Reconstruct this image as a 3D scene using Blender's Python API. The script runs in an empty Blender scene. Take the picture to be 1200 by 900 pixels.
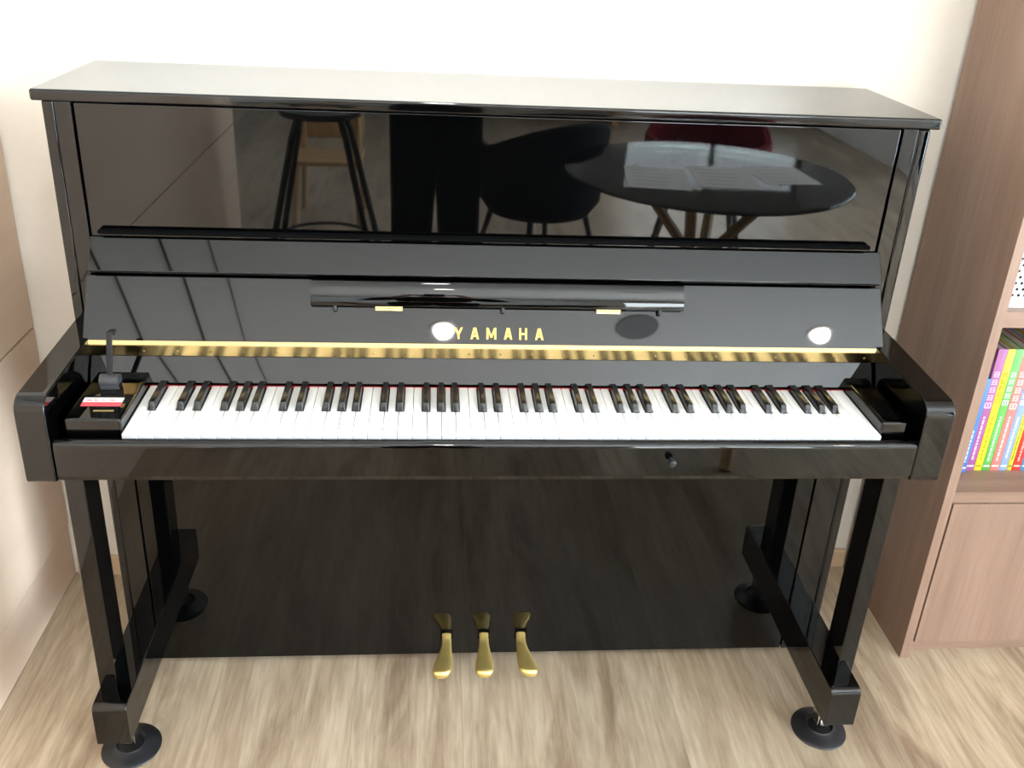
import bpy, bmesh, math, random
from mathutils import Vector, Matrix
random.seed(7)
S = bpy.context.scene
COL = S.collection
R = math.radians

# ------------------------------------------------------------------ materials
def mat(name, col, rough=.5, spec=.5, metal=0, noise=0, nscale=8, stretch=(1, 1, 1), col2=None, ior=1.5,
        bump=0, emit=None, estr=0, transm=0, coat=0):
    m = bpy.data.materials.new(name); m.use_nodes = True
    nt = m.node_tree; b = nt.nodes['Principled BSDF']
    b.inputs['Base Color'].default_value = (*col, 1)
    b.inputs['Roughness'].default_value = rough
    b.inputs['Specular IOR Level'].default_value = spec
    b.inputs['Metallic'].default_value = metal
    b.inputs['IOR'].default_value = ior
    b.inputs['Transmission Weight'].default_value = transm
    b.inputs['Coat Weight'].default_value = coat
    if emit:
        b.inputs['Emission Color'].default_value = (*emit, 1); b.inputs['Emission Strength'].default_value = estr
    if noise or col2 or bump:
        tc = nt.nodes.new('ShaderNodeTexCoord'); mp = nt.nodes.new('ShaderNodeMapping')
        mp.inputs['Scale'].default_value = stretch
        nz = nt.nodes.new('ShaderNodeTexNoise'); nz.inputs['Scale'].default_value = nscale
        nz.inputs['Detail'].default_value = 5
        nt.links.new(tc.outputs['Object'], mp.inputs['Vector']); nt.links.new(mp.outputs['Vector'], nz.inputs['Vector'])
        if noise or col2:
            cr = nt.nodes.new('ShaderNodeValToRGB')
            c2 = col2 or tuple(c * (1 - noise) for c in col)
            cr.color_ramp.elements[0].position = .3; cr.color_ramp.elements[1].position = .7
            cr.color_ramp.elements[0].color = (*c2, 1); cr.color_ramp.elements[1].color = (*col, 1)
            nt.links.new(nz.outputs['Fac'], cr.inputs['Fac']); nt.links.new(cr.outputs['Color'], b.inputs['Base Color'])
        if bump:
            bp = nt.nodes.new('ShaderNodeBump'); bp.inputs['Strength'].default_value = bump; bp.inputs['Distance'].default_value = .002
            nt.links.new(nz.outputs['Fac'], bp.inputs['Height']); nt.links.new(bp.outputs['Normal'], b.inputs['Normal'])
    return m

def wood_mat(name, light, dark, stretch=(22, 22, 1.2), rough=.45, fine=3.0):
    m = bpy.data.materials.new(name); m.use_nodes = True
    nt = m.node_tree; N = nt.nodes; L = nt.links; b = N['Principled BSDF']
    b.inputs['Roughness'].default_value = rough; b.inputs['Specular IOR Level'].default_value = .35
    tc = N.new('ShaderNodeTexCoord'); mp = N.new('ShaderNodeMapping'); mp.inputs['Scale'].default_value = stretch
    n1 = N.new('ShaderNodeTexNoise'); n1.inputs['Scale'].default_value = 1.4; n1.inputs['Detail'].default_value = 6; n1.inputs['Distortion'].default_value = .4
    n2 = N.new('ShaderNodeTexNoise'); n2.inputs['Scale'].default_value = 1.4 * fine * 2; n2.inputs['Detail'].default_value = 3
    mx = N.new('ShaderNodeMath'); mx.operation = 'MULTIPLY_ADD'; mx.inputs[1].default_value = .45
    cr = N.new('ShaderNodeValToRGB')
    cr.color_ramp.elements[0].position = .45; cr.color_ramp.elements[1].position = .95
    cr.color_ramp.elements[0].color = (*dark, 1); cr.color_ramp.elements[1].color = (*light, 1)
    L.new(tc.outputs['Object'], mp.inputs['Vector']); L.new(mp.outputs['Vector'], n1.inputs['Vector']); L.new(mp.outputs['Vector'], n2.inputs['Vector'])
    L.new(n2.outputs['Fac'], mx.inputs[0]); L.new(n1.outputs['Fac'], mx.inputs[2])
    L.new(mx.outputs[0], cr.inputs['Fac']); L.new(cr.outputs['Color'], b.inputs['Base Color'])
    return m

def floor_mat():
    m = bpy.data.materials.new('oak_planks'); m.use_nodes = True
    nt = m.node_tree; N = nt.nodes; L = nt.links; b = N['Principled BSDF']
    tc = N.new('ShaderNodeTexCoord')
    mp = N.new('ShaderNodeMapping'); mp.inputs['Rotation'].default_value = (0, 0, R(90)); mp.inputs['Location'].default_value = (-3.9, .0635, 0)
    br = N.new('ShaderNodeTexBrick')
    br.offset = .37; br.inputs['Scale'].default_value = 1
    br.inputs['Brick Width'].default_value = 7.0; br.inputs['Row Height'].default_value = .22
    br.inputs['Mortar Size'].default_value = .0011; br.inputs['Mortar Smooth'].default_value = .3
    br.inputs['Color1'].default_value = (0, 0, 0, 1); br.inputs['Color2'].default_value = (1, 1, 1, 1); br.inputs['Mortar'].default_value = (.5, .5, .5, 1)
    L.new(tc.outputs['Object'], mp.inputs['Vector']); L.new(mp.outputs['Vector'], br.inputs['Vector'])
    # grain: stretched noise, shifted for each plank
    sh = N.new('ShaderNodeVectorMath'); sh.operation = 'MULTIPLY'; sh.inputs[1].default_value = (7, 13, 5)
    L.new(br.outputs['Color'], sh.inputs[0])
    ad = N.new('ShaderNodeVectorMath'); ad.operation = 'ADD'
    L.new(tc.outputs['Object'], ad.inputs[0]); L.new(sh.outputs[0], ad.inputs[1])
    m2 = N.new('ShaderNodeMapping'); m2.inputs['Scale'].default_value = (11, 1.6, 1)
    L.new(ad.outputs[0], m2.inputs['Vector'])
    g1 = N.new('ShaderNodeTexNoise'); g1.inputs['Scale'].default_value = 1.0; g1.inputs['Detail'].default_value = 7; g1.inputs['Roughness'].default_value = .62; g1.inputs['Distortion'].default_value = 1.1
    m3 = N.new('ShaderNodeMapping'); m3.inputs['Scale'].default_value = (120, 9, 1)
    L.new(ad.outputs[0], m3.inputs['Vector'])
    g2 = N.new('ShaderNodeTexNoise'); g2.inputs['Scale'].default_value = 1.0; g2.inputs['Detail'].default_value = 4; g2.inputs['Distortion'].default_value = .6
    L.new(m2.outputs[0], g1.inputs['Vector']); L.new(m3.outputs[0], g2.inputs['Vector'])
    cr = N.new('ShaderNodeValToRGB'); e = cr.color_ramp.elements
    e[0].position = .34; e[0].color = (.29, .208, .140, 1)
    e[1].position = .62; e[1].color = (.54, .435, .315, 1)
    k = e.new(.47); k.color = (.445, .345, .24, 1)
    L.new(g1.outputs['Fac'], cr.inputs['Fac'])
    mx = N.new('ShaderNodeMix'); mx.data_type = 'RGBA'; mx.blend_type = 'MULTIPLY'; mx.inputs['Factor'].default_value = .6
    c2 = N.new('ShaderNodeValToRGB'); c2.color_ramp.elements[0].position = .3; c2.color_ramp.elements[0].color = (.62, .58, .55, 1)
    c2.color_ramp.elements[1].position = .62; c2.color_ramp.elements[1].color = (1, 1, 1, 1)
    L.new(g2.outputs['Fac'], c2.inputs['Fac'])
    L.new(cr.outputs['Color'], mx.inputs['A']); L.new(c2.outputs['Color'], mx.inputs['B'])
    m6 = N.new('ShaderNodeMapping'); m6.inputs['Scale'].default_value = (4.0, .8, 1)
    L.new(ad.outputs[0], m6.inputs['Vector'])
    wv = N.new('ShaderNodeTexWave'); wv.wave_type = 'BANDS'; wv.bands_direction = 'X'; wv.inputs['Scale'].default_value = 2.2
    wv.inputs['Distortion'].default_value = 14; wv.inputs['Detail'].default_value = 4; wv.inputs['Detail Scale'].default_value = 1.3; wv.inputs['Detail Roughness'].default_value = .6
    L.new(m6.outputs[0], wv.inputs['Vector'])
    cw = N.new('ShaderNodeValToRGB'); cw.color_ramp.elements[0].position = .05; cw.color_ramp.elements[0].color = (.66, .63, .61, 1); cw.color_ramp.elements[1].position = .5; cw.color_ramp.elements[1].color = (1, 1, 1, 1)
    L.new(wv.outputs['Fac'], cw.inputs['Fac'])
    mw_ = N.new('ShaderNodeMix'); mw_.data_type = 'RGBA'; mw_.blend_type = 'MULTIPLY'; mw_.inputs['Factor'].default_value = .22
    L.new(mx.outputs['Result'], mw_.inputs['A']); L.new(cw.outputs['Color'], mw_.inputs['B'])
    # tone of each plank
    c3 = N.new('ShaderNodeValToRGB'); c3.color_ramp.elements[0].color = (.74, .735, .735, 1); c3.color_ramp.elements[1].color = (1.08, 1.075, 1.07, 1)
    L.new(br.outputs['Color'], c3.inputs['Fac'])
    m4 = N.new('ShaderNodeMix'); m4.data_type = 'RGBA'; m4.blend_type = 'MULTIPLY'; m4.inputs['Factor'].default_value = 1
    L.new(mw_.outputs['Result'], m4.inputs['A']); L.new(c3.outputs['Color'], m4.inputs['B'])
    m5 = N.new('ShaderNodeMix'); m5.data_type = 'RGBA'; m5.inputs['B'].default_value = (.2, .14, .09, 1)
    fm = N.new('ShaderNodeMath'); fm.operation = 'MULTIPLY'; fm.inputs[1].default_value = .28
    L.new(br.outputs['Fac'], fm.inputs[0]); L.new(fm.outputs[0], m5.inputs['Factor']); L.new(m4.outputs['Result'], m5.inputs['A'])
    L.new(m5.outputs['Result'], b.inputs['Base Color'])
    b.inputs['Roughness'].default_value = .3; b.inputs['Specular IOR Level'].default_value = .5
    return m

M = {}
M['black'] = mat('polished_ebony', (.0008, .0008, .0008), .025, .5, noise=.2, nscale=3)
M['knee'] = mat('polished_ebony_low', (.0008, .0008, .0008), .03, .36, noise=.2, nscale=3)
M['black_satin'] = mat('satin_black', (.002, .002, .002), .3, .3, noise=.2)
M['felt_black'] = mat('black_felt', (.0015, .0015, .0015), .9, .05, noise=.2, nscale=200)
M['felt_red'] = mat('red_felt', (.45, .02, .025), .9, .1, noise=.3, nscale=200)
M['keywhite'] = mat('white_key_resin', (.90, .895, .885), .22, .5, noise=.02, nscale=30)
M['keyfront_shade'] = mat('key_front_shaded', (.34, .335, .34), .3, .4, noise=.03, nscale=30)  # same white resin, greyed: the shade on the key fronts is in the colour
M['keyblack'] = mat('black_key_resin', (.012, .011, .011), .22, .5, noise=.2, nscale=60)
M['lid'] = mat('polished_lid', (.001, .001, .001), .05, .42, noise=.2, nscale=3, ior=1.6)
M['pedal'] = mat('worn_pedal_brass', (.80, .59, .20), .36, .5, .9, noise=.1, nscale=40)
M['brass'] = mat('polished_brass', (.88, .64, .28), .17, .5, 1, noise=.12, nscale=40)
M['gold'] = mat('gold_letter', (.86, .47, .10), .35, .5, .8, noise=.08, nscale=80)
M['brass_dark'] = mat('screw_brass', (.30, .2, .07), .4, .5, 1, noise=.1)
M['brass_soft'] = mat('brushed_brass', (.78, .58, .24), .3, .5, 1, noise=.15, nscale=60)
M['chrome'] = mat('steel', (.7, .68, .64), .2, .5, 1, noise=.1, nscale=30)
M['rubber'] = mat('black_plastic', (.014, .014, .016), .38, .45, noise=.25, nscale=40)
M['dkgrey'] = mat('dark_grey_plastic', (.035, .035, .037), .35, .5, noise=.2, nscale=40)
M['wall'] = mat('cream_wall_paint', (.845, .765, .67), .85, .2, noise=.03, nscale=60, bump=.08)
M['white_paint'] = mat('white_paint', (.88, .87, .85), .85, .2, noise=.02, nscale=30)
M['seam'] = mat('ceiling_seam', (.05, .045, .04), .8, .2, noise=.2)
M['tan'] = mat('tan_laminate', (.74, .55, .41), .55, .22, noise=.06, nscale=2, stretch=(1, 1, 8))
M['skirting'] = mat('pale_wood_skirting', (.66, .47, .30), .5, .3, noise=.12, nscale=4, stretch=(1, 1, 14))
M['shelf'] = wood_mat('walnut_laminate', (.298, .190, .138), (.212, .128, .088))
M['shelf_h'] = wood_mat('walnut_laminate_flat', (.298, .190, .138), (.212, .128, .088), stretch=(1.2, 22, 22))
M['floor'] = floor_mat()
M['paper'] = mat('paper', (.82, .80, .78), .8, .2, noise=.04, nscale=40)
M['pages'] = mat('book_pages', (.55, .52, .50), .9, .1, noise=.45, nscale=3, stretch=(260, 1, 1))
M['boxwhite'] = mat('white_plastic', (.86, .86, .87), .4, .4, noise=.02)
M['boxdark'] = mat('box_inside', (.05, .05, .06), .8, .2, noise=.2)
M['stick_red'] = mat('sticker_red', (.80, .09, .11), .45, .4, noise=.06, nscale=90)
M['stick_white'] = mat('sticker_white', (.85, .80, .78), .45, .4, noise=.04, nscale=90)
M['wood_pale'] = wood_mat('pale_beech', (.62, .40, .21), (.45, .27, .13))
M['navy'] = mat('dark_navy_fabric', (.003, .004, .008), .8, .2, noise=.2, nscale=120)
M['redfab'] = mat('dark_red_fabric', (.16, .012, .02), .9, .1, noise=.25, nscale=120)
M['trouser'] = mat('black_cloth', (.0015, .0015, .0018), .95, .05, noise=.2, nscale=80)
M['skin'] = mat('skin', (.60, .36, .26), .5, .4, noise=.08, nscale=20)
M['hair'] = mat('dark_hair', (.012, .009, .007), .5, .4, noise=.3, nscale=90)
M['blkmetal'] = mat('black_metal', (.01, .01, .01), .35, .5, noise=.2, nscale=40)

def thin_glass(name, tint, refl):
    m = bpy.data.materials.new(name); m.use_nodes = True; N = m.node_tree.nodes; L = m.node_tree.links
    N.remove(N['Principled BSDF']); tr = N.new('ShaderNodeBsdfTransparent'); gl = N.new('ShaderNodeBsdfGlossy'); mx = N.new('ShaderNodeMixShader'); fr = N.new('ShaderNodeFresnel')
    fr.inputs['IOR'].default_value = refl; tr.inputs['Color'].default_value = (*tint, 1); gl.inputs['Roughness'].default_value = .01
    L.new(fr.outputs[0], mx.inputs[0]); L.new(tr.outputs[0], mx.inputs[1]); L.new(gl.outputs[0], mx.inputs[2]); L.new(mx.outputs[0], N['Material Output'].inputs['Surface'])
    return m
M['winglass'] = thin_glass('window_glass', (.96, .98, .98), 1.3)
M['glass'] = thin_glass('table_glass', (.72, .86, .82), 1.45)
M['lamp'] = mat('lamp_lens', (1, .95, .88), .5, .3, emit=(1, .93, .82), estr=60)
M['green'] = mat('leaf_green', (.05, .16, .04), .5, .4, noise=.4, nscale=30)
M['grille'] = mat('speaker_grille', (.33, .33, .33), .7, .3, noise=.25, nscale=300)

# ------------------------------------------------------------------ mesh helpers
class MB:
    def __init__(s): s.bm = bmesh.new(); s.mi = 0; s.mats = []
    def use(s, m):
        if m not in s.mats: s.mats.append(m)
        s.mi = s.mats.index(m); return s
    def _tag(s, faces):
        for f in faces: f.material_index = s.mi
    def box(s, x0, x1, y0, y1, z0, z1, bev=0, seg=3, M4=None):
        t = bmesh.new()
        bmesh.ops.create_cube(t, size=1)
        for v in t.verts: v.co = Vector(((x0 + x1) / 2 + v.co.x * (x1 - x0), (y0 + y1) / 2 + v.co.y * (y1 - y0), (z0 + z1) / 2 + v.co.z * (z1 - z0)))
        if bev: bmesh.ops.bevel(t, geom=t.edges[:], offset=bev, segments=seg, profile=.5, affect='EDGES')
        return s._merge(t, M4)
    def _merge(s, t, M4=None):
        if M4: bmesh.ops.transform(t, matrix=M4, verts=t.verts[:])
        mp = {}
        for v in t.verts: mp[v] = s.bm.verts.new(v.co)
        for f in t.faces:
            try:
                nf = s.bm.faces.new([mp[v] for v in f.verts]); nf.material_index = s.mi
            except ValueError: pass
        t.free(); return s
    def prism(s, pts, a0, a1, axis='x', bev=0, seg=3, M4=None):
        """pts: outline in the other two axes (order y,z / x,z / x,y), swept a0..a1 along axis"""
        t = bmesh.new()
        def mk(p, a):
            return {'x': (a, p[0], p[1]), 'y': (p[0], a, p[1]), 'z': (p[0], p[1], a)}[axis]
        A = [t.verts.new(mk(p, a0)) for p in pts]; B = [t.verts.new(mk(p, a1)) for p in pts]
        n = len(pts)
        t.faces.new(A); t.faces.new(B)
        for i in range(n): t.faces.new((A[i], A[(i + 1) % n], B[(i + 1) % n], B[i]))
        bmesh.ops.recalc_face_normals(t, faces=t.faces[:])
        if bev: bmesh.ops.bevel(t, geom=t.edges[:], offset=bev, segments=seg, profile=.5, affect='EDGES')
        return s._merge(t, M4)
    def lathe(s, prof, c=(0, 0, 0), n=48, axis='z', M4=None):
        t = bmesh.new(); rings = []
        for r, h in prof:
            ring = []
            for k in range(n):
                a = 2 * math.pi * k / n; x, y = r * math.cos(a), r * math.sin(a)
                p = {'z': (x, y, h), 'y': (x, h, y), 'x': (h, x, y)}[axis]
                ring.append(t.verts.new(Vector(c) + Vector(p)))
            rings.append(ring)
        for a, b in zip(rings, rings[1:]):
            for k in range(n): t.faces.new((a[k], a[(k + 1) % n], b[(k + 1) % n], b[k]))
        t.faces.new(rings[0]); t.faces.new(rings[-1])
        bmesh.ops.recalc_face_normals(t, faces=t.faces[:])
        return s._merge(t, M4)
    def tube(s, pts, r, n=12, M4=None):
        t = bmesh.new(); pts = [Vector(p) for p in pts]; rings = []
        up = Vector((.31, .17, .93))
        for i, p in enumerate(pts):
            d = (pts[min(i + 1, len(pts) - 1)] - pts[max(i - 1, 0)]).normalized()
            u = d.cross(up).normalized(); v = d.cross(u); rr = r[i] if isinstance(r, (list, tuple)) else r
            rings.append([t.verts.new(p + rr * (math.cos(2 * math.pi * k / n) * u + math.sin(2 * math.pi * k / n) * v)) for k in range(n)])
        for a, b in zip(rings, rings[1:]):
            for k in range(n): t.faces.new((a[k], a[(k + 1) % n], b[(k + 1) % n], b[k]))
        t.faces.new(rings[0]); t.faces.new(rings[-1])
        bmesh.ops.recalc_face_normals(t, faces=t.faces[:])
        return s._merge(t, M4)
    def build(s, name, m=None, parent=None, wn=True, ang=35, loc=None):
        me = bpy.data.meshes.new(name)
        for v in s.bm.verts: pass
        s.bm.to_mesh(me); s.bm.free()
        for mm in (s.mats or [m]): me.materials.append(mm)
        if loc is not None:
            me.transform(Matrix.Translation(-Vector(loc)))
        for p in me.polygons: p.use_smooth = True
        me.set_sharp_from_angle(angle=R(ang))
        o = bpy.data.objects.new(name, me); COL.objects.link(o)
        if loc is not None: o.location = loc
        if parent is not None:
            o.parent = parent
            o.location = Vector(loc if loc is not None else (0, 0, 0)) - world_of(parent)
        if wn:
            w = o.modifiers.new('normals', 'WEIGHTED_NORMAL'); w.keep_sharp = True
        return o

def world_of(o):
    v = Vector((0, 0, 0))
    while o is not None: v = v + o.location; o = o.parent
    return v

def thing(name, label, cat, loc=(0, 0, 0), group=None):
    o = bpy.data.objects.new(name, None); COL.objects.link(o); o.location = loc; o.empty_display_size = .1
    return tag(o, label, cat, group)
def tag(o, label, cat, group=None):
    o['label'] = label; o['category'] = cat
    if group: o['group'] = group
    return o
def struct(o): o['kind'] = 'structure'; return o

# ------------------------------------------------------------------ room shell
XL, XR, YB, ZC = -2.7, 3.1, -6.6, 2.45
struct(MB().box(XL, XR, YB, 0.0, -.06, 0).build('floor', M['floor']))
struct(MB().box(XL - .1, XR + .1, 0.0, .12, -.06, ZC + .1).build('wall_back', M['wall']))
struct(MB().box(XL - .1, XL, YB, 0, -.06, ZC + .1).build('wall_left', M['white_paint']))
m = MB().use(M['white_paint'])
m.box(XL, XR, YB, 0, ZC, ZC + .1)
m.use(M['seam'])
for x, w in ((-1.45, .009), (-1.172, .009), (-.99, .003)):
    m.box(x - w / 2, x + w / 2, YB + .02, -.9, ZC - .004, ZC + .001)
struct(m.build('ceiling', wn=False))
# right wall with a big window opening, rear wall with one too
W1 = (-4.7, -2.0, .06, 2.2)
m = MB()
m.box(XR, XR + .1, YB, W1[0], -.06, ZC + .1); m.box(XR, XR + .1, W1[1], 0, -.06, ZC + .1)
m.box(XR, XR + .1, W1[0], W1[1], -.06, W1[2]); m.box(XR, XR + .1, W1[0], W1[1], W1[3], ZC + .1)
struct(m.build('wall_right', M['white_paint']))
f = MB()
for y in (W1[0], (W1[0] + W1[1]) / 2 - .02, W1[1] - .04): f.box(XR + .02, XR + .07, y, y + .04, W1[2], W1[3])
for z in (W1[2], W1[3] - .04): f.box(XR + .02, XR + .07, W1[0], W1[1], z, z + .04)
win = struct(f.build('window_1', M['white_paint']))
MB().box(XR + .042, XR + .048, W1[0] + .04, W1[1] - .04, W1[2] + .04, W1[3] - .04).build('pane', M['winglass'], win)
W2 = (1.5, 3.1, .3, 2.1)
m = MB()
m.box(XL, W2[0], YB - .1, YB, -.06, ZC + .1); m.box(W2[1], XR, YB - .1, YB, -.06, ZC + .1)
m.box(W2[0], W2[1], YB - .1, YB, -.06, W2[2]); m.box(W2[0], W2[1], YB - .1, YB, W2[3], ZC + .1)
struct(m.build('wall_rear', M['white_paint']))
f = MB()
for x in (W2[0], (W2[0] + W2[1]) / 2 - .02, W2[1] - .04): f.box(x, x + .04, YB - .07, YB - .02, W2[2], W2[3])
for z in (W2[2], W2[3] - .04): f.box(W2[0], W2[1], YB - .07, YB - .02, z, z + .04)
win2 = struct(f.build('window_2', M['white_paint']))
MB().box(W2[0] + .04, W2[1] - .04, YB - .048, YB - .042, W2[2] + .04, W2[3] - .04).build('pane', M['winglass'], win2)
struct(MB().box(-.965, .925, -.012, 0, 0, .052, .002).build('baseboard_back', M['skirting']))

# ------------------------------------------------------------------ low tan cabinet on the left
cab = thing('low_cabinet', 'tan laminate cabinet with horizontal seams at the left edge', 'cabinet', (-1.2, -1.4, 0))
CX = -.972
MB().box(CX - .45, CX - .020, -2.75, -.004, .0, 1.15).build('carcass', M['tan'], cab)
MB().box(CX - .020, CX - .003, -2.748, -.004, .002, .1385, .0012, 2).build('base_panel', M['tan'], cab)
MB().box(CX - .020, CX, -2.748, -.004, .1435, .6435, .0015, 2).build('drawer_front', M['tan'], cab)
MB().box(CX - .020, CX, -2.748, -.004, .6485, 1.148, .0015, 2).build('drawer_front', M['tan'], cab)

# ------------------------------------------------------------------ the piano
piano = thing('upright_piano', 'glossy black upright piano with open fallboard and brass pedals against cream wall', 'piano', (-.018, -.3, 0))
BK = M['black']
XA0, XA1 = -.757, .719            # outer case
XI0, XI1 = -.7105, .668           # inner (upper panel / arms)
YF = -.325                        # case front
def P(name, mb, m=None, parent=piano, **k): return mb.build(name, m or BK, parent, **k)
# lid
P('lid', MB().box(XA0 - .013, XA1 + .011, -.334, -.027, 1.187, 1.2055, .004, 4), M['lid'])
# sides
ZS = .652
P('side_board', MB().prism([(XA0 + .012, .032), (XA0 + .026, .032), (XA0 + .026, ZS), (XA0 + .018, ZS), (XA0 + .018, 1.1865), (XA0, 1.1865), (XA0, ZS), (XA0 + .012, ZS)], YF, -.012, 'y', .003, 3))
P('side_board', MB().prism([(XA1 - .020, .032), (XA1, .032), (XA1, 1.1865), (XA1 - .022, 1.1865), (XA1 - .022, ZS), (XA1 - .020, ZS)], YF, -.012, 'y', .005, 4))
P('side_stile', MB().prism([(XA0 + .0265, .032), (XI0 + .0165, .032), (XI0 + .0165, ZS), (XI0 - .0015, ZS), (XI0 - .0015, 1.1855), (XA0 + .0185, 1.1855), (XA0 + .0185, ZS), (XA0 + .0265, ZS)], YF + .001, -.06, 'y', .0012, 2))
P('side_stile', MB().prism([(XI1 - .0215, .032), (XA1 - .0205, .032), (XA1 - .0205, ZS), (XA1 - .0225, ZS), (XA1 - .0225, 1.1855), (XI1 + .0015, 1.1855), (XI1 + .0015, ZS), (XI1 - .0215, ZS)], YF + .001, -.06, 'y', .0012, 2))
P('back_frame', MB().box(XA0 + .02, XA1 - .02, -.055, -.013, .09, 1.18), M['black_satin'])
P('bottom_board', MB().box(XA0 + .02, XA1 - .02, -.31, -.06, .03, .06), M['black_satin'])
# upper panel
P('upper_panel', MB().box(XI0 + .001, XI1 - .001, YF + .004, YF + .022, .955, 1.1835, .0018, 2))
P('music_shelf', MB().box(XI0 + .016, XI1 - .018, YF - .011, YF + .003, .968, .976, .003, 3), M['felt_black'])
# rail below it: a slanted board leaning back
def slant(y_top, z_top, y_bot, z_bot, th):
    d = Vector((y_bot - y_top, z_bot - z_top)); n = Vector((d.y, -d.x)).normalized()   # outward (front/up)
    if n.x > 0: n = -n
    return d, n
def slab(yt, zt, yb, zb, th):
    d, n = slant(yt, zt, yb, zb, th)
    return [(yt, zt), (yb, zb), (yb - n.x * th, zb - n.y * th), (yt - n.x * th, zt - n.y * th)]
P('fallboard_rail', MB().prism(slab(-.3245, .962, -.3575, .911, .014), XI0 - .001, XI1 + .007, 'x', .0022, 3))
# fallboard
FT = Vector((-.338, .8970)); FB = Vector((-.3995, .7950)); FX0, FX1 = -.7215, .684
fd = (FB - FT).normalized(); fn = Vector((fd.y, -fd.x)); fn = fn if fn.x < 0 else -fn
fall = P('fallboard', MB().prism(slab(FT.x, FT.y, FB.x, FB.y, .018), FX0, FX1, 'x', .0018, 3))
def fp(s, h): q = FT + fd * s + fn * h; return (q.x, q.y)
FL = (FB - FT).length
hy, hz = fp(FL + .0008, .002)
P('hinge_strip', MB().prism([fp(FL - .0075, .0015), fp(FL + .0005, .0026), fp(FL + .0005, -.008), fp(FL - .0075, -.006)], FX0 + .001, FX1, 'x', .0004, 1)
    .prism([(hy, hz), (hy + .0026, hz - .0205), (hy + .009, hz - .0205), (hy + .007, hz)], FX0 + .002, FX1 - .002, 'x', .0004, 1), M['brass'], fall)
s0 = None
for i in range(25):
    x = FX0 + .045 + i * .0552
    if s0 is None:
        s0 = MB().lathe([(.0019, .001), (.0019, -.0003), (.0009, -.0007)], n=10, axis='y').build('hinge_screw', M['brass_dark'], None, wn=False)
        c = s0
    else:
        c = s0.copy(); COL.objects.link(c)
    c.parent = fall; c.location = Vector((x, hy + .0012, hz - .0115)) - world_of(fall)
P('name_board', MB().prism(slab(-.3960, .7735, -.4190, .7330, .014), FX0 + .0115, FX1 - .018, 'x', .001, 2))
# music desk: rounded bar folded against the fallboard
SX0, SX1 = -.343, .311
prof = []
for k in range(9):
    a = R(-8 + 130 * k / 8); prof.append(fp(.010 - .0085 * math.cos(R(90) - a) * .9, .0055 + .0115 * (1 - math.cos(a)) / 1.6 + .002 * k / 8))
bar = [fp(.004, .0005), fp(.0012, .004), fp(.0010, .0095), fp(.0025, .0135), fp(.0055, .0160), fp(.012, .0174), fp(.020, .0174), fp(.029, .0163), fp(.038, .0143), fp(.045, .0120), fp(.0485, .0095), fp(.0490, .0070), fp(.0470, .004), fp(.042, .001)]
desk = P('music_desk', MB().prism(bar, SX0, SX1, 'x'), None, fall, ang=40)
for x0, x1 in ((-.233, -.186), (.155, .198)):
    P('hinge', MB().prism([fp(.0495, .0045), fp(.0555, .0045), fp(.0555, .0000), fp(.0495, .0000)], x0, x1, 'x', .0006, 2)
      .tube([(x0, *fp(.0495, .005)), (x1, *fp(.0495, .005))], .0024, 10), M['brass_soft'], desk)
for x in (-.302, -.012, .268):
    q = fp(.0505, .008)
    P('rubber_bumper', MB().lathe([(.0034, 0), (.0034, .007), (.002, .009)], n=14, axis='z', M4=Matrix.Translation((x, q[0], q[1] - .006))), M['rubber'], desk)
# lettering
def letter(ch, w, h):
    t = .0033
    if ch == 'A': return [[(-w/2, 0), (-w/2 + t, 0), (t*.75, h), (-t*.75, h)], [(w/2, 0), (w/2 - t, 0), (-t*.75, h), (t*.75, h)], [(-w*.27, h*.22), (w*.27, h*.22), (w*.22, h*.38), (-w*.22, h*.38)]]
    if ch == 'Y': return [[(-t/2, 0), (t/2, 0), (t/2, h*.45), (-t/2, h*.45)], [(-t/2, h*.36), (t/2, h*.46), (-w/2 + t, h), (-w/2, h)], [(t/2, h*.36), (-t/2, h*.46), (w/2 - t, h), (w/2, h)]]
    if ch == 'H': return [[(-w/2, 0), (-w/2 + t, 0), (-w/2 + t, h), (-w/2, h)], [(w/2, 0), (w/2 - t, 0), (w/2 - t, h), (w/2, h)], [(-w/2, h*.43), (w/2, h*.43), (w/2, h*.58), (-w/2, h*.58)]]
    if ch == 'M': return [[(-w/2, 0), (-w/2 + t, 0), (-w/2 + t, h), (-w/2, h)], [(w/2, 0), (w/2 - t, 0), (w/2 - t, h), (w/2, h)],
                          [(-w/2, h), (-w/2 + t*1.1, h), (t*.5, h*.16), (-t*.5, h*.16)], [(w/2, h), (w/2 - t*1.1, h), (-t*.5, h*.16), (t*.5, h*.16)]]
LF = Matrix(((1, 0, 0, 0), (0, -fd.x, fn.x, 0), (0, -fd.y, fn.y, 0), (0, 0, 0, 1)))     # local (x, up-slope, outward)
for ch, x, w in zip('YAMAHA', (-.0885, -.0600, -.0310, -.0015, .0250, .0535), (.0150, .0145, .0172, .0145, .0135, .0145)):
    h = .0205; q = fp(.1030, 0)
    lm = MB()
    for k, poly in enumerate(letter(ch, w, h)):
        lm.prism(poly, .0001, .0007 + .00004 * k, 'z', M4=Matrix.Translation((x, q[0], q[1])) @ LF)
    P('brand_letter', lm, M['gold'], fall, wn=False)

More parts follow.
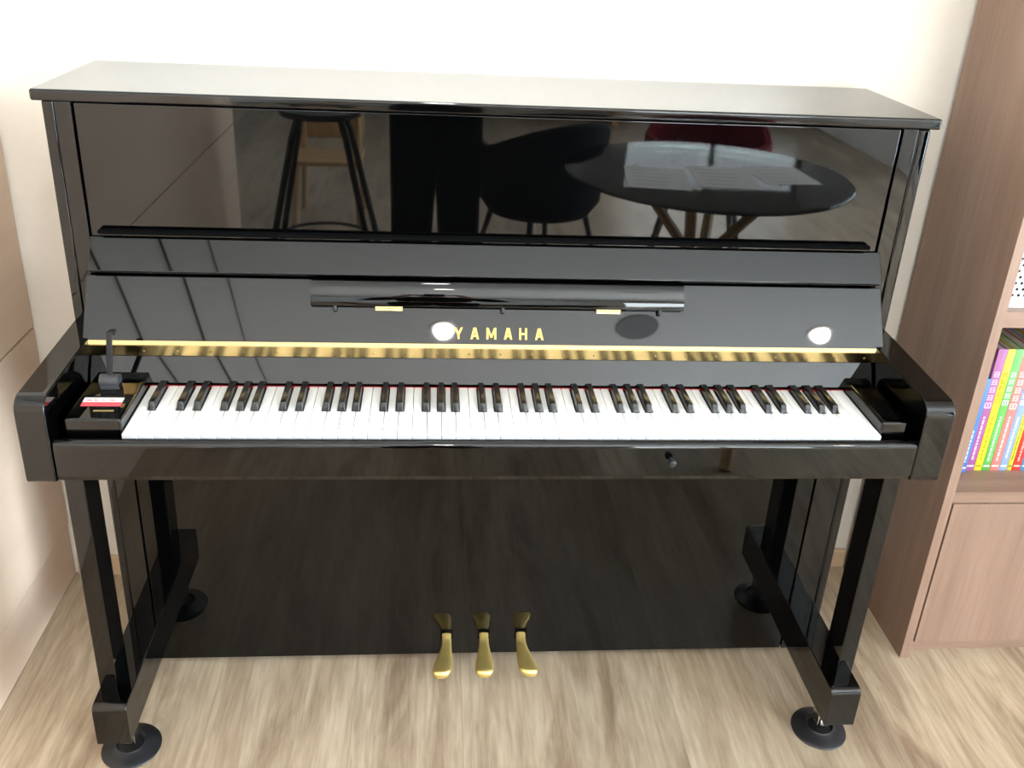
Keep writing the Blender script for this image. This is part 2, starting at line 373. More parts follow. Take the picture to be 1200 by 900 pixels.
# keys
YK0, YK1, ZK = -.5815, -.4195, .7280
PW = 1.222 / 52; X0 = -.611
kinds = 'ABCDEFG'
blk_after = {'A': .0000, 'C': -.0016, 'D': .0016, 'F': -.0020, 'G': .0}
BW = .0126; YBK = -.5045
names = [kinds[i % 7] for i in range(52)]
bl = {i: X0 + (i + 1) * PW + blk_after[n] for i, n in enumerate(names) if n in blk_after and i < 51}
for i in range(52):
    a, b = X0 + i * PW + .00045, X0 + (i + 1) * PW - .00045
    lf = bl.get(i - 1); rt = bl.get(i)
    ta = lf + BW / 2 + .0011 if lf else a; tb = rt - BW / 2 - .0011 if rt else b
    yn = YBK - .0012
    pts = [(a, YK0), (b, YK0)]
    pts += [(b, yn), (tb, yn), (tb, YK1)] if rt else [(b, YK1)]
    pts += [(ta, YK1), (ta, yn), (a, yn)] if lf else [(a, YK1)]
    kb_ = MB().use(M['keywhite']).prism(pts, ZK - .019, ZK, 'z', .0006, 2)
    kb_.use(M['keyfront_shade'])
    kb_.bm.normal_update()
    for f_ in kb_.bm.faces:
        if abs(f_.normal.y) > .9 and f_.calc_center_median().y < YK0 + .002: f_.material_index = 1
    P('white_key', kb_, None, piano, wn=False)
for i, x in bl.items():
    t = bmesh.new(); h = .0122
    z0, z1 = ZK - .006, ZK + h
    lo = [(x - BW/2, YBK), (x + BW/2, YBK), (x + BW/2, YK1 - .003), (x - BW/2, YK1 - .003)]
    tw = BW / 2 - .0017
    hi = [(x - tw, YBK + .0075), (x + tw, YBK + .0075), (x + tw, YK1 - .003), (x - tw, YK1 - .003)]
    A = [t.verts.new((*q, z0)) for q in lo]; B = [t.verts.new((*q, z1)) for q in hi]
    t.faces.new(A); t.faces.new(B)
    for k in range(4): t.faces.new((A[k], A[(k+1) % 4], B[(k+1) % 4], B[k]))
    bmesh.ops.recalc_face_normals(t, faces=t.faces[:])
    bmesh.ops.bevel(t, geom=t.edges[:], offset=.0011, segments=3, profile=.5, affect='EDGES')
    P('black_key', MB()._merge(t), M['keyblack'], piano, wn=False)
P('key_felt', MB().box(X0 - .001, X0 + 1.224, YK1 - .003, YK1 + .004, ZK - .012, ZK - .0001, .0008, 2), M['felt_red'])
P('key_bed', MB().box(XI0 + .002, XI1 - .002, -.575, -.30, .655, .706), M['black_satin'])
# key blocks
kbl = P('key_block', MB().box(XI0 + .012, X0 - .0015, -.5715, -.400, .70, .7485, .004, 4))
kbr = P('key_block', MB().box(X0 + 1.2235, XI1 - .010, -.5715, -.400, .70, .7485, .004, 4))
MB().box(XI0 + .011, XI0 + .0125, -.57, -.40, .70, .747)
# sticker on the left block
zt = .7487
st = MB().use(M['stick_white'])
st.prism([(-.6885, -.5015), (-.6270, -.5015), (-.6260, -.5165), (-.6875, -.5165)], zt, zt + .0004, 'z')
st.use(M['stick_red']); st.prism([(-.6875, -.5167), (-.6260, -.5167), (-.6250, -.5295), (-.6865, -.5295)], zt, zt + .0004, 'z')
for k in range(4):
    for j in range(2):
        x = -.685 + k * .012 + j * .003
        st.prism([(x, -.5065 - j * .005), (x + .008 - (k % 3) * .002, -.5065 - j * .005), (x + .008 - (k % 3) * .002, -.508 - j * .005), (x, -.508 - j * .005)], zt + .0004, zt + .0006, 'z')
o = st.build('sticker', None, kbl, wn=False); o['label'] = 'white and red sticker on the left key block'
o = MB().box(-.662, -.631, -.546, -.5415, .7484, .7491, .0002, 1).build('brass_plate', M['brass_soft'], kbl); 
MB().box(-.6248, -.6198, -.533, -.521, .7484, .7489).build('brass_plate', M['brass_soft'], kbl)
# soft-close lever on the left block
lev = P('fallboard_lever', MB().tube([(-.6745, -.463, .760), (-.6445, -.463, .760)], .0115, 24)
        .box(-.6745, -.6445, -.4735, -.4525, .7475, .757, .002, 2), M['dkgrey'], kbl)
MB().prism([(-.6640, .766), (-.6560, .766), (-.6465, .848), (-.6555, .848)], -.4655, -.4595, 'y', .0012, 2).build('lever_arm', M['rubber'], lev)
MB().box(-.6545, -.6435, -.4595, -.4495, .8395, .847, .0015, 2).build('rubber_pad', M['rubber'], lev)
# arms
def arm_prof(yf, yb, zb, zt, r):
    pts = [(yb, zb), (yf + .008, zb)]
    pts += [(yf + .008 - .008 * math.sin(R(a)), zb + .008 - .008 * math.cos(R(a))) for a in (30, 60, 90)]
    c = (yf + r, zt - r)
    pts += [(c[0] - r * math.cos(R(a)), c[1] + r * math.sin(R(a))) for a in range(0, 85, 9)]
    pts += [(yf + r + .02, zt + .0005), (yb, zt + .010)]
    return pts
for x0, x1 in ((XA0, XI0 - .0015), (XI1 + .0015, XA1)):
    P('arm', MB().prism(arm_prof(-.598, YF + .0003, .649, .797, .026), x0, x1, 'x', .0025, 3))
# key slip
ks = [(-.575, .652), (-.592, .652), (-.5955, .6605), (-.5955, .7115)]
ks += [(-.5855 - .010 * math.cos(R(a)), .7115 + .0100 * math.sin(R(a))) for a in (15, 30, 45, 60, 75, 90)]
ks += [(-.583, .7215), (-.583, .70), (-.575, .70)]
slip = P('key_slip', MB().prism(ks, XI0 + .001, XI1 + .004, 'x'), ang=22)
P('lock_knob', MB().lathe([(.003, 0), (.003, -.008), (.0058, -.009), (.0066, -.013), (.0055, -.0165), (.0025, -.0178)], n=24, axis='y', M4=Matrix.Translation((.2545, -.5955, .6925))), M['rubber'], slip)
# legs, toe blocks
for x0, x1, t0, t1, cx in ((-.7255, -.6945, -.728, -.668, -.696), (.657, .688, .6315, .6915, .662)):
    P('leg', MB().box(x0, x1, -.543, -.482, .168, .653, .002, 3))
    tp = [(YF + .03, .083), (-.587, .083)]
    tp += [(-.574 - .013 * math.cos(R(a)), .158 + .013 * math.sin(R(a))) for a in (0, 22, 45, 67, 90)] + [(YF + .03, .171)]
    toe = P('toe_block', MB().prism(tp, t0, t1, 'x', .002, 3))
    for y in (-.519, -.28):
        cs = MB().lathe([(.016, .084), (.016, .070), (.010, .068)], (cx, y, 0), 20)
        cs.box(cx - .013, cx - .009, y - .014, y + .012, .022, .072, .001); cs.box(cx + .009, cx + .013, y - .014, y + .012, .022, .072, .001)
        c = P('caster', cs, M['chrome'], toe)
        MB().lathe([(.012, -.008), (.0195, -.007), (.0205, 0), (.0195, .007), (.012, .008)], (cx, y + .002, .0295), 24, 'x').build('caster_wheel', M['chrome'], c)
# knee panel
P('lower_panel', MB().box(XI0 + .0185, XI1 - .0235, YF + .004, YF + .022, .030, .66, .0015, 2), M['knee'])
# pedals
def pedal(px, lean):
    # outline: neck then a rounded paddle, lean < 0 to the left
    t = bmesh.new(); rows = []
    n = 14
    prof_ = [(0, .0098), (.10, .0098), (.22, .0102), (.35, .0118), (.5, .0146), (.65, .0174), (.78, .0190), (.87, .0188), (.93, .0170), (.97, .0135), (.99, .0095), (1, .0055)]
    for u, w in prof_:
        y = -.322 - u * .092
        z = .0885 - .007 * min(u / .22, 1) - .019 * u - (.004 * max(0, (u - .92) / .08) ** 2)
        x = px + lean * max(0, u - .18) ** 1.35
        row = []
        for s, dz in ((-1, -.0075), (-1, -.0022), (-.86, 0), (-.35, .0012), (.35, .0012), (.86, 0), (1, -.0022), (1, -.0075)):
            row.append(t.verts.new((x + s * w, y, z + dz)))
        rows.append(row)
    for a, b in zip(rows, rows[1:]):
        for k in range(8): t.faces.new((a[k], a[(k + 1) % 8], b[(k + 1) % 8], b[k]))
    t.faces.new(rows[0]); t.faces.new(rows[-1])
    bmesh.ops.recalc_face_normals(t, faces=t.faces[:])
    pd = P('pedal', MB()._merge(t), M['pedal'], piano, wn=False, ang=50)
    MB().box(px - .0125, px + .0125, -.3235, -.3175, .071, .0945, .001, 2).build('pedal_felt', M['felt_black'], pd)
    MB().box(px - .0142, px + .0142, -.3205, -.3170, .066, .0835, .001, 2).build('pedal_felt', M['felt_red'], pd)
pedal(-.0945, -.016); pedal(-.0155, -.002); pedal(.0635, .019)

# caster cups on the floor
cup0 = None
for cx, side in ((-.696, 'left'), (.662, 'right')):
    lab = 'round black plastic caster cup under the %s front leg of the piano' % side
    if cup0 is None:
        cup0 = MB().lathe([(.0535, 0), (.0545, .002), (.0530, .005), (.040, .0085), (.0300, .0125), (.027, .0150), (.0255, .0135), (.0225, .009), (.001, .0088)], (0, 0, 0), 64).build('caster_cup', M['rubber'], None, ang=50)
        c = cup0
    else:
        c = cup0.copy(); COL.objects.link(c)
    c.location = (cx, -.519, 0); tag(c, lab, 'caster cup', 'caster cups under the piano')

# ------------------------------------------------------------------ bookshelf
sh = thing('bookshelf', 'brown wood-grain bookshelf with a cupboard door standing right of the piano', 'bookshelf', (1.4, -.17, 0))
SXL, SXR, SYF, SZ = .926, 1.86, -.3286, 2.1
W, WH = M['shelf'], M['shelf_h']
MB().box(SXL, SXL + .0205, SYF, -.013, 0, SZ, .0008, 2).build('side_board', W, sh)
MB().box(SXR - .0205, SXR, SYF, -.013, 0, SZ, .0008, 2).build('side_board', W, sh)
a, b = SXL + .0207, SXR - .0207
MB().box(a, b, -.022, -.014, .03, SZ - .02).build('back_board', W, sh)
for z0, z1 in ((.417, .444), (.816, .849), (1.24, 1.27), (1.66, 1.69), (SZ - .03, SZ)):
    MB().box(a, b, SYF + .001, -.0225, z0, z1, .0008, 2).build('shelf_board', WH, sh)
MB().box(a, b, -.302, -.28, 0, .0435).build('plinth', WH, sh)
MB().box(a + .0040, (a + b) / 2 - .001, SYF, SYF + .018, .0450, .4145, .0008, 2).build('door', W, sh)
MB().box((a + b) / 2 + .001, b - .003, SYF, SYF + .018, .0450, .4145, .0008, 2).build('door', W, sh)

# white perforated box on the middle shelf
bx = thing('storage_box', 'white perforated plastic storage box on the shelf above the books', 'box', (1.1, -.2, .849))
bm_ = MB().use(M['boxwhite'])
B0, B1, BY0, BY1, BZ0, BZ1 = .9545, 1.20, -.305, -.06, .8492, 1.02
bm_.box(B0, B0 + .002, BY0 + .002, BY1, BZ0, BZ1).box(B1 - .002, B1, BY0 + .002, BY1, BZ0, BZ1).box(B0, B1, BY1 - .002, BY1, BZ0, BZ1).box(B0, B1, BY0 + .002, BY1, BZ0, BZ0 + .002)
# front wall: a grid with round holes (each cell a ring of quads)
t = bmesh.new(); pitch = .0122
nx = int((B1 - B0 - .012) / pitch); nz = int((BZ1 - BZ0 - .034) / pitch)
gx0 = B0 + .003; gz0 = BZ0 + .019
def cell(cx, cz, hw, r):
    n = 12; sq = []; ci = []
    for k in range(n):
        an = 2 * math.pi * (k + .5) / n; c, s_ = math.cos(an), math.sin(an); mxx = max(abs(c), abs(s_))
        sq.append((cx + hw * c / mxx, cz + hw * s_ / mxx)); ci.append((cx + r * c, cz + r * s_))
    cr = {1: (hw, hw), 4: (-hw, hw), 7: (-hw, -hw), 10: (hw, -hw)}
    V = [t.verts.new((q[0], BY0, q[1])) for q in sq]; U = [t.verts.new((q[0], BY0, q[1])) for q in ci]
    for k in range(n):
        t.faces.new((V[k], V[(k+1) % n], U[(k+1) % n], U[k]))
        if k in cr and False: pass
    for k, (dx, dz) in {0: (hw, hw), 3: (-hw, hw), 6: (-hw, -hw), 9: (hw, -hw)}.items():
        a_, b_ = V[(k + 1) % n], V[k]
        t.faces.new((b_, t.verts.new((cx + dx, BY0, cz + dz)), a_))
def fill(x0, x1, z0, z1): t.faces.new([t.verts.new((x, BY0, z)) for x, z in ((x0, z0), (x1, z0), (x1, z1), (x0, z1))])
for j in range(nz):
    odd = j % 2; z_ = gz0 + (j + .5) * pitch
    for i in range(nx - odd): cell(gx0 + (i + .5 + odd * .5) * pitch, z_, pitch / 2, pitch * .27)
    if odd: fill(gx0, gx0 + pitch / 2, z_ - pitch / 2, z_ + pitch / 2); fill(gx0 + (nx - .5) * pitch, gx0 + nx * pitch, z_ - pitch / 2, z_ + pitch / 2)
bmesh.ops.recalc_face_normals(t, faces=t.faces[:])
bm_._merge(t)
ex, ez = gx0 + nx * pitch, gz0 + nz * pitch
bm_.box(B0, gx0, BY0, BY0 + .002, BZ0, BZ1).box(ex, B1, BY0, BY0 + .002, BZ0, BZ1).box(gx0, ex, BY0, BY0 + .002, BZ0, gz0).box(gx0, ex, BY0, BY0 + .002, ez, BZ1)
bm_.build('body', None, bx, wn=False)
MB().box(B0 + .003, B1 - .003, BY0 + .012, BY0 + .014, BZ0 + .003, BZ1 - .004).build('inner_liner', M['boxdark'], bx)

# books on the lower open shelf
spec = [  # width, height, depth front y, colour, band colour, lean, label
    (.0040, .255, -.253, (.80, .80, .80), None, 'thin white book at the far left end of the book row', 'w'),
    (.0110, .225, -.255, (.09, .24, .62), (.7, .75, .85), 'shorter blue book second from the left end of the row', 'b'),
    (.0155, .289, -.247, (.48, .14, .38), (.85, .60, .78), 'magenta book between the blue one and the yellow one', 'm'),
    (.0130, .289, -.247, (.86, .78, .03), (.45, .40, .02), 'bright yellow tall book between magenta and green books', 'y'),
    (.0140, .289, -.247, (.17, .58, .12), (.75, .88, .72), 'green book between the yellow and the salmon book', 'g'),
    (.0160, .289, -.247, (.86, .26, .22), (.92, .66, .62), 'salmon pink tall book just right of the green one', 's'),
    (.0135, .287, -.247, (.35, .47, .83), (.86, .86, .95), 'light blue book right of the salmon pink one', 'l'),
    (.0085, .286, -.247, (.78, .70, .06), (.3, .28, .03), 'slim yellow book right of the light blue one', 'y2'),
    (.0150, .287, -.247, (.80, .06, .04), (.9, .5, .45), 'bright red book near the right photo edge', 'r'),
    (.0140, .287, -.247, (.10, .33, .65), (.7, .78, .9), 'deep blue book behind the red one, cut by the photo edge', 'd'),
    (.0150, .289, -.247, (.85, .45, .08), (.95, .8, .6), 'orange book at the far right of the row', 'o'),
]
bxp = .9885
for w, h, yf, c, c2, lab, k in spec:
    w *= 1.28 if c2 else 1
    if k == 'm': bxp += .003
    ZB = .4443
    bt = thing('book', lab, 'book', (bxp + w / 2, yf + .1, ZB), 'upright books on the lower open shelf')
    mc = mat('book_cover_' + {'w': 'white', 'b': 'blue', 'm': 'magenta', 'y': 'yellow', 'g': 'green', 's': 'salmon', 'l': 'lightblue', 'y2': 'slimyellow', 'r': 'red', 'd': 'deepblue', 'o': 'orange'}[k], tuple(v * .72 for v in c), .4, .45, noise=.12, nscale=30)
    t_ = min(.0012, w * .2)
    cv = MB().box(bxp, bxp + w, yf, yf + .0016, ZB, ZB + h, .0005, 2)
    cv.box(bxp, bxp + t_, yf + .001, -.04, ZB, ZB + h).box(bxp + w - t_, bxp + w, yf + .001, -.04, ZB, ZB + h)
    cv.build('cover', mc, bt, wn=False)
    MB().box(bxp + t_, bxp + w - t_, yf + .0016, -.042, ZB + .002, ZB + h - .003).build('pages', M['pages'], bt, wn=False)
    if c2:
        m2 = mat('spine_marks_' + k, tuple(v * .8 for v in c2), .5, .3, noise=.05, nscale=60)
        tm = MB(); rng = random.Random(hash(k) % 97 if False else sum(map(ord, k)))
        zz = ZB + h * .78
        # large title signs: blocks of crossing strokes, as on the photographed spines
        g = w * .62; cx = bxp + w / 2; y0, y1 = yf - .0003, yf
        def stroke(xa, xb, za, zb): tm.box(xa, xb, y0, y1 + .0002, za, zb)
        if k in 'mygs' or k in ('l', 'o'):
            for r_ in range(4):
                z_ = zz - r_ * g * 1.45
                for q in range(3): stroke(cx - g / 2, cx + g / 2 - rng.random() * g * .3, z_ + q * g * .42, z_ + q * g * .42 + g * .17)
                for q in (-.38, .26): stroke(cx + q * g, cx + q * g + g * .18, z_ - .05 * g, z_ + g * .98)
            # round emblem
            z_ = zz - 4 * g * 1.45
            stroke(cx - g * .5, cx + g * .5, z_ - g * .1, z_ + g * .1); stroke(cx - g * .5, cx + g * .5, z_ + g * .8, z_ + g)
            stroke(cx - g * .6, cx - g * .4, z_, z_ + g * .9); stroke(cx + g * .4, cx + g * .6, z_, z_ + g * .9); stroke(cx - g * .12, cx + g * .12, z_ + .2 * g, z_ + g * .7)
        if k in 'mygs' or k in ('l', 'o'): tm.build('spine_title', m2, bt, wn=False); tm = MB()
        z_ = ZB + h * .46
        while z_ > ZB + .03:
            l_ = .004 + rng.random() * .008
            stroke(cx - w * .10, cx + w * .10, z_ - l_, z_); z_ -= l_ + .0025
        stroke(bxp + w * .12, bxp + w * .88, ZB + .010, ZB + .014)
        tm.build('spine_text', m2, bt, wn=False)
    bxp += w + .0004

# ------------------------------------------------------------------ ceiling fittings
def downlight(x, y, lab):
    d = thing('ceiling_downlight', lab, 'ceiling light', (x, y, ZC), 'recessed ceiling downlights')
    MB().lathe([(.050, -.0035), (.060, -.004), (.064, -.001), (.064, 0)], (x, y, ZC - .001), 40).build('trim_ring', M['white_paint'], d)
    MB().lathe([(.048, -.0040), (.048, -.0060), (.01, -.0068)], (x, y, ZC - .001), 32).build('lens', M['lamp'], d)
downlight(-.077, -2.47, 'recessed ceiling downlight reflected beside the piano lettering')
downlight(1.71, -2.47, 'recessed ceiling downlight reflected at the right end of the fallboard')
spk = tag(MB().lathe([(.085, -.003), (.097, -.005), (.1, -.001), (.1, 0)], (.822, -2.44, ZC - .001), 48).build('ceiling_speaker', M['grille'], None), 'round grey ceiling speaker reflected in the fallboard', 'speaker')

# ------------------------------------------------------------------ things behind the camera, seen mirrored in the piano
def tub_chair(x, y, rz, fab, lab):
    t = thing('tub_chair', lab, 'chair', (x, y, 0), 'upholstered tub chairs by the glass table')
    c = Vector((0, 0, 0))
    s = MB().lathe([(.02, .40), (.20, .40), (.225, .42), (.225, .46), (.20, .475), (.02, .478)], c, 40).build('seat', fab, None)
    t2 = bmesh.new(); rows = []
    for k in range(25):
        a = R(-35 + 250 * k / 24)
        top = .78 - .16 * abs(math.cos(a * .72 + .45 - R(0))) if False else .66 + .12 * max(0, math.sin(a))
        row = []
        for r_, z_ in ((.215, .36), (.255, .42), (.275, top - .02), (.265, top), (.245, top), (.232, top - .03), (.215, .44)):
            row.append(t2.verts.new((r_ * math.cos(a), -r_ * math.sin(a), z_)))
        rows.append(row)
    for p, q in zip(rows, rows[1:]):
        for k in range(7): t2.faces.new((p[k], p[(k+1) % 7], q[(k+1) % 7], q[k]))
    t2.faces.new(rows[0]); t2.faces.new(rows[-1]); bmesh.ops.recalc_face_normals(t2, faces=t2.faces[:])
    b = MB()._merge(t2).build('backrest', fab, None, ang=60)
    s.parent = t; b.parent = t
    for sx in (-1, 1):
        for sy in (-1, 1):
            l = MB().tube([(.13 * sx, .13 * sy, .405), (.21 * sx, .21 * sy, 0)], [.014, .009], 12).build('leg', M['blkmetal'], None); l.parent = t
    t.rotation_euler = (0, 0, rz)
    return t
tub_chair(.31, -2.53, R(150), M['navy'], 'dark navy tub chair reflected right of the black trousers')
tub_chair(1.05, -2.70, R(20), M['redfab'], 'dark red tub chair mirrored behind the right of the glass table')
tub_chair(1.85, -1.5, R(115), M['navy'], 'dark navy tub chair at the right end of the glass table')

# glass table
tb = thing('glass_table', 'round glass table on crossed wooden legs mirrored in the upper panel', 'table', (.82, -1.9, 0))
MB().lathe([(.495, .690), (.5, .694), (.5, .698), (.495, .702)], (.82, -1.9, 0), 72).build('table_top', M['glass'], tb)
for a in (20, 110):
    for s in (-1, 1):
        d = Vector((math.cos(R(a)), math.sin(R(a)), 0)); off = Vector((-d.y, d.x, 0)) * (.022 * s)
        p0 = Vector((.82, -1.9, .689)) + d * (.27 * s) + off; p1 = Vector((.82, -1.9, .0)) - d * (.27 * s) + off
        MB().tube([p0, p1], .02, 8).build('leg', M['wood_pale'], tb)
for x, y, r_, lab, w, h in ((.62, -1.80, 8, 'printed white sheet at the left of the glass table', .21, .297), (.86, -1.83, 5, 'printed white sheet at the middle of the glass table', .21, .297), (1.08, -1.88, -3, 'pinkish card sheet at the right of the glass table', .2, .25)):
    pm = MB().use(M['paper']).box(-w/2, w/2, -h/2, h/2, 0, .0008)
    pm.use(M['dkgrey'])
    for k in range(5): pm.box(-w*.38, w*(.1 + .06 * (k % 4)), h*.33 - k * .05, h*.35 - k * .05, .0008, .001)
    o = tag(pm.build('paper_sheet', None, None, wn=False), lab, 'paper', 'papers on the glass table'); o.location = (x, y, .7022); o.rotation_euler = (0, 0, R(r_))

# black A-frame stool
stl = thing('bar_stool', 'black metal bar stool with splayed legs mirrored left of the trousers', 'stool', (-.56, -2.35, 0))
MB().lathe([(.02, .775), (.15, .775), (.16, .785), (.155, .80), (.02, .805)], (-.56, -2.35, 0), 36).build('seat', M['blkmetal'], stl)
for sx in (-1, 1):
    for sy in (-1, 1):
        MB().tube([(-.56 + .075 * sx, -2.35 + .075 * sy, .778), (-.56 + .10 * sx, -2.35 + .10 * sy, .70), (-.56 + .235 * sx, -2.35 + .2 * sy, 0)], .013, 10).build('leg', M['blkmetal'], stl)
MB().tube([(-.56 + .17 * math.cos(R(k)), -2.35 + .155 * math.sin(R(k)), .28) for k in range(0, 361, 15)], .007, 8).build('foot_ring', M['blkmetal'], stl)

# small wooden chair
wc = thing('wooden_chair', 'small pale wooden chair mirrored behind the black stool legs', 'chair', (-.66, -3.45, 0))
cx, cy = -.66, -3.45
MB().box(cx - .17, cx + .17, cy - .17, cy + .16, .325, .35, .008, 3).build('seat', M['wood_pale'], wc)
MB().box(cx - .165, cx + .165, cy - .185, cy - .165, .40, .62, .006, 3).build('backrest', M['wood_pale'], wc)
for sx in (-1, 1):
    MB().tube([(cx + sx * .14, cy - .16, .60), (cx + sx * .14, cy - .155, .33), (cx + sx * .16, cy - .19, 0)], .014, 10).build('leg', M['wood_pale'], wc)
    MB().tube([(cx + sx * .14, cy + .13, .33), (cx + sx * .16, cy + .16, 0)], .014, 10).build('leg', M['wood_pale'], wc)

# low bench at the rear wall
bn = thing('low_bench', 'long low wooden bench along the rear wall seen mirrored', 'bench', (.4, -6.3, 0))
MB().box(-1.0, 1.4, -6.55, -6.1, .36, .40, .004, 2).build('seat', M['wood_pale'], bn)
for x in (-.95, .2, 1.3): MB().box(x, x + .05, -6.5, -6.15, 0, .36).build('leg', M['wood_pale'], bn)

# the person taking the picture (mirrored in the piano)
def skin_obj(name, joints, edges, m, sub=2, root=0):
    me = bpy.data.meshes.new(name)
    me.from_pydata([j[0] for j in joints], edges, [])
    o = bpy.data.objects.new(name, me); COL.objects.link(o)
    o.modifiers.new('skin', 'SKIN'); o.modifiers['skin'].use_smooth_shade = True
    sv = me.skin_vertices[0].data if me.skin_vertices else None
    if sv is None:
        bm2 = bmesh.new(); bm2.from_mesh(me); bm2.verts.layers.skin.verify(); bm2.to_mesh(me); bm2.free(); sv = me.skin_vertices[0].data
    for k, j in enumerate(joints):
        r_ = j[1]; sv[k].radius = (r_, r_) if not isinstance(r_, tuple) else r_
    sv[root].use_root = True
    ss = o.modifiers.new('sub', 'SUBSURF'); ss.levels = sub; ss.render_levels = sub
    dg = bpy.context.evaluated_depsgraph_get(); dg.update()
    me2 = bpy.data.meshes.new_from_object(o.evaluated_get(dg))
    bpy.data.objects.remove(o)
    for p in me2.polygons: p.use_smooth = True
    me2.materials.clear(); me2.materials.append(m)
    o = bpy.data.objects.new(name, me2); COL.objects.link(o)
    return o
PX, PY = -.125, -2.36
per = thing('person', 'person in black trousers holding up a phone, mirrored in the upper panel', 'person', (PX, PY, 0))
J = [((0, 0, .93), (.14, .10)), ((0, 0, 1.10), (.12, .09)), ((0, 0, 1.28), (.15, .10)), ((0, 0, 1.40), (.09, .07)), ((0, .01, 1.47), .05), ((0, .02, 1.53), .065), ((0, .025, 1.60), (.075, .09)), ((0, .015, 1.67), .06),
     ((-.17, 0, 1.37), .05), ((-.24, .05, 1.13), .043), ((-.11, .36, 1.40), .027), ((.17, 0, 1.37), .05), ((.24, .05, 1.13), .043), ((.11, .36, 1.40), .027),
     ((-.09, 0, .82), .085), ((-.10, .02, .47), .058), ((-.105, -.02, .08), .038), ((-.11, .12, .035), .035), ((.09, 0, .82), .085), ((.10, .02, .47), .058), ((.105, -.02, .08), .038), ((.11, .12, .035), .035)]
E_ = [(0, 1), (1, 2), (2, 3), (3, 4), (4, 5), (5, 6), (6, 7), (3, 8), (8, 9), (9, 10), (3, 11), (11, 12), (12, 13), (0, 14), (14, 15), (15, 16), (16, 17), (0, 18), (18, 19), (19, 20), (20, 21)]
# palms and fingers continue the forearms
for s in (-1, 1):
    w = 10 if s < 0 else 13
    n0 = len(J); J.append(((s * .093, .405, 1.445), (.030, .016))); E_.append((w, n0))
    for q, (dz, ln) in enumerate(((.030, .030), (.012, .038), (-.006, .036), (-.024, .028))):
        a = len(J); J.append(((s * .088, .432, 1.462 + dz), .0085)); J.append(((s * .078, .440 + ln * .25, 1.462 + dz), .008)); J.append(((s * .060, .440, 1.462 + dz), .007))
        E_ += [(n0, a), (a, a + 1), (a + 1, a + 2)]
    a = len(J); J.append(((s * .080, .405, 1.475), .010)); J.append(((s * .064, .420, 1.492), .008)); E_ += [(n0, a), (a, a + 1)]
body = skin_obj('body', J, E_, M['skin']); body.parent = per
JT = [((0, 0, .97), (.175, .125)), ((0, 0, .90), (.175, .13)), ((-.083, 0, .78), (.105, .11)), ((-.089, .01, .46), (.092, .095)), ((-.10, -.01, .10), (.075, .085)), ((.083, 0, .78), (.105, .11)), ((.089, .01, .46), (.092, .095)), ((.10, -.01, .10), (.075, .085))]
o = skin_obj('trousers', JT, [(0, 1), (1, 2), (2, 3), (3, 4), (1, 5), (5, 6), (6, 7)], M['trouser']); o.parent = per
JS = [((0, 0, .95), (.165, .12)), ((0, 0, 1.15), (.155, .12)), ((0, 0, 1.30), (.175, .12)), ((0, 0, 1.41), (.10, .085)), ((-.18, 0, 1.375), .068), ((-.25, .05, 1.12), .058), ((-.135, .29, 1.34), .042), ((.18, 0, 1.375), .068), ((.25, .05, 1.12), .058), ((.135, .29, 1.34), .042)]
o = skin_obj('sweater', JS, [(0, 1), (1, 2), (2, 3), (3, 4), (4, 5), (5, 6), (3, 7), (7, 8), (8, 9)], M['trouser']); o.parent = per
o = skin_obj('hair', [((0, -.02, 1.69), (.082, .085)), ((0, -.045, 1.63), (.085, .06)), ((0, -.055, 1.55), (.07, .04))], [(0, 1), (1, 2)], M['hair']); o.parent = per
fc = MB()
for s in (-1, 1): fc.lathe([(.001, -.006), (.009, -.003), (.011, .0), (.009, .003), (.001, .006)], (s * .030, .107, 1.60), 14, 'y')
o = fc.build('eyes', M['hair'], None); o.parent = per
o = MB().tube([(0, .105, 1.60), (0, .124, 1.565), (0, .112, 1.555)], [.008, .013, .006], 10).build('nose', M['skin'], None); o.parent = per
o = MB().tube([(-.024, .098, 1.522), (0, .106, 1.520), (.024, .098, 1.522)], [.003, .007, .003], 10).build('mouth', mat('lips', (.45, .17, .15), .5, .4, noise=.1), None); o.parent = per
for s in (-1, 1):
    o = MB().box(PX + s * .105 - .05, PX + s * .105 + .05, PY - .08, PY + .18, .0, .075, .025, 4).build('shoe', M['rubber'], per)
ph = MB().use(M['blkmetal']).box(-.037, .037, -.004, .004, -.075, .075, .004, 3)
o = tag(ph.build('phone', None, None), 'black phone held up by the person, mirrored in the music desk', 'phone'); o.location = (PX, PY + .437, 1.478)

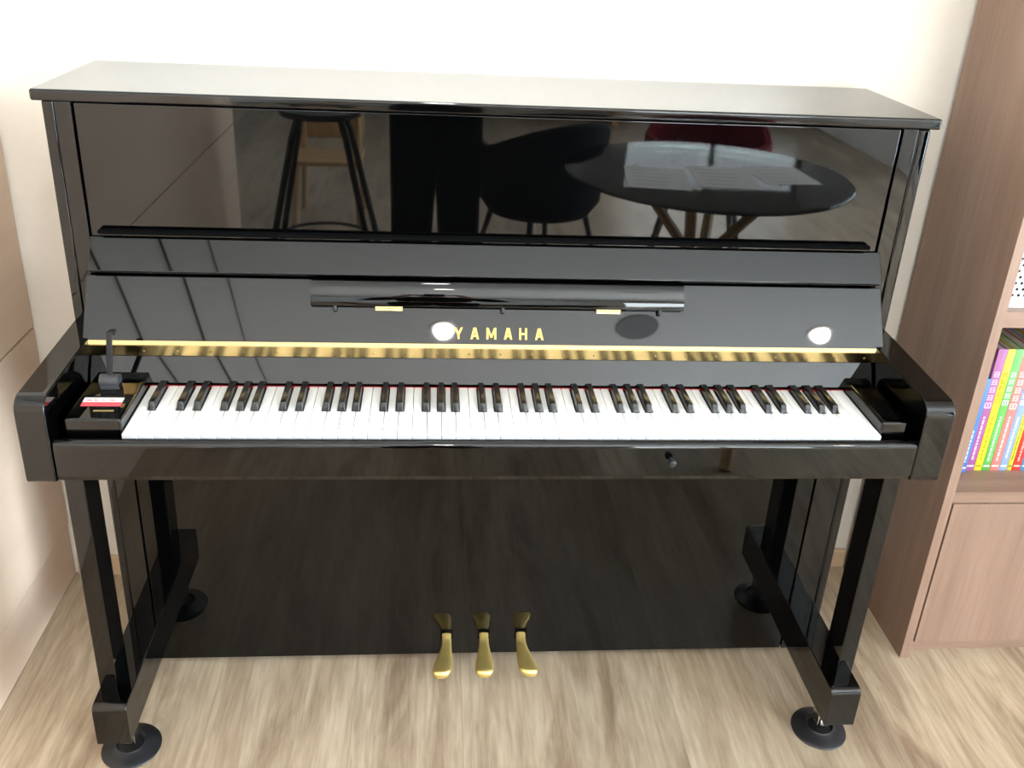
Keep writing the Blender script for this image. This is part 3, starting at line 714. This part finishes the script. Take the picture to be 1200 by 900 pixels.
# ------------------------------------------------------------------ lights and sky
def add_light(kind, name, loc, energy, col=(1, 1, 1), target=None, **k):
    l = bpy.data.lights.new(name, kind); l.energy = energy; l.color = col
    for a_, v in k.items(): setattr(l, a_, v)
    o = bpy.data.objects.new(name, l); COL.objects.link(o); o.location = loc
    if target is not None: o.rotation_euler = (Vector(target) - Vector(loc)).to_track_quat('-Z', 'Y').to_euler()
    return o
w = bpy.data.worlds.new('sky'); S.world = w; w.use_nodes = True
nt = w.node_tree; bg = nt.nodes['Background']
sky = nt.nodes.new('ShaderNodeTexSky'); sky.sky_type = 'HOSEK_WILKIE'; sky.sun_direction = (.6, -.3, .6); sky.turbidity = 3
nt.links.new(sky.outputs['Color'], bg.inputs['Color']); bg.inputs['Strength'].default_value = 1.0
add_light('AREA', 'window_daylight', (XR + .15, (W1[0] + W1[1]) / 2, 1.15), 980, (.74, .87, 1), (0, (W1[0] + W1[1]) / 2, 1.15), shape='RECTANGLE', size=2.7, size_y=2.1)
add_light('AREA', 'rear_daylight', (2.3, YB - .15, 1.2), 200, (.9, .95, 1), (2.3, 0, 1.2), shape='RECTANGLE', size=1.6, size_y=1.8)
add_light('SUN', 'sunlight', (6, -3, 5), 5, (1, .94, .85), (0, -3.4, 0), angle=R(.6))
add_light('SPOT', 'wall_washer', (-.12, -.95, 2.42), 135, (.97, .98, 1), (-.12, 0, 1.74), spot_size=R(72), spot_blend=.9, shadow_soft_size=.05)
for x, y, e in ((-.077, -2.47, 95), (1.71, -2.47, 95)):
    add_light('SPOT', 'downlight_beam', (x, y, ZC - .015), e, (1, .93, .82), (x, y, 0), spot_size=R(120), spot_blend=.8, shadow_soft_size=.045)
add_light('AREA', 'ceiling_fill', (.2, -3.6, 1.95), 85, (1, .97, .93), (.2, -3.6, 2.45), shape='RECTANGLE', size=4, size_y=3)  # added fill without a fixture, aimed up to brighten the ceiling

# ------------------------------------------------------------------ camera
cam = bpy.data.cameras.new('camera'); co = bpy.data.objects.new('camera', cam); COL.objects.link(co)
r = Vector((0.99605551, -0.07494319, 0.04750728)); u = Vector((-0.01301624, 0.40620178, 0.9136907)); f = Vector((0.08777244, 0.91070502, -0.40362404))
mw = Matrix(((r.x, u.x, -f.x, -0.13753802), (r.y, u.y, -f.y, -1.85951208), (r.z, u.z, -f.z, 1.48922206), (0, 0, 0, 1)))
co.matrix_world = mw
cam.sensor_fit = 'HORIZONTAL'; cam.sensor_width = 36; cam.lens = 1085.169 / 1200 * 36; cam.shift_y = -70 / 1200
cam.clip_start = .02
S.camera = co
S.view_settings.view_transform = 'Standard'
S.view_settings.look = 'None'
S.view_settings.exposure = 0
S.view_settings.gamma = 1
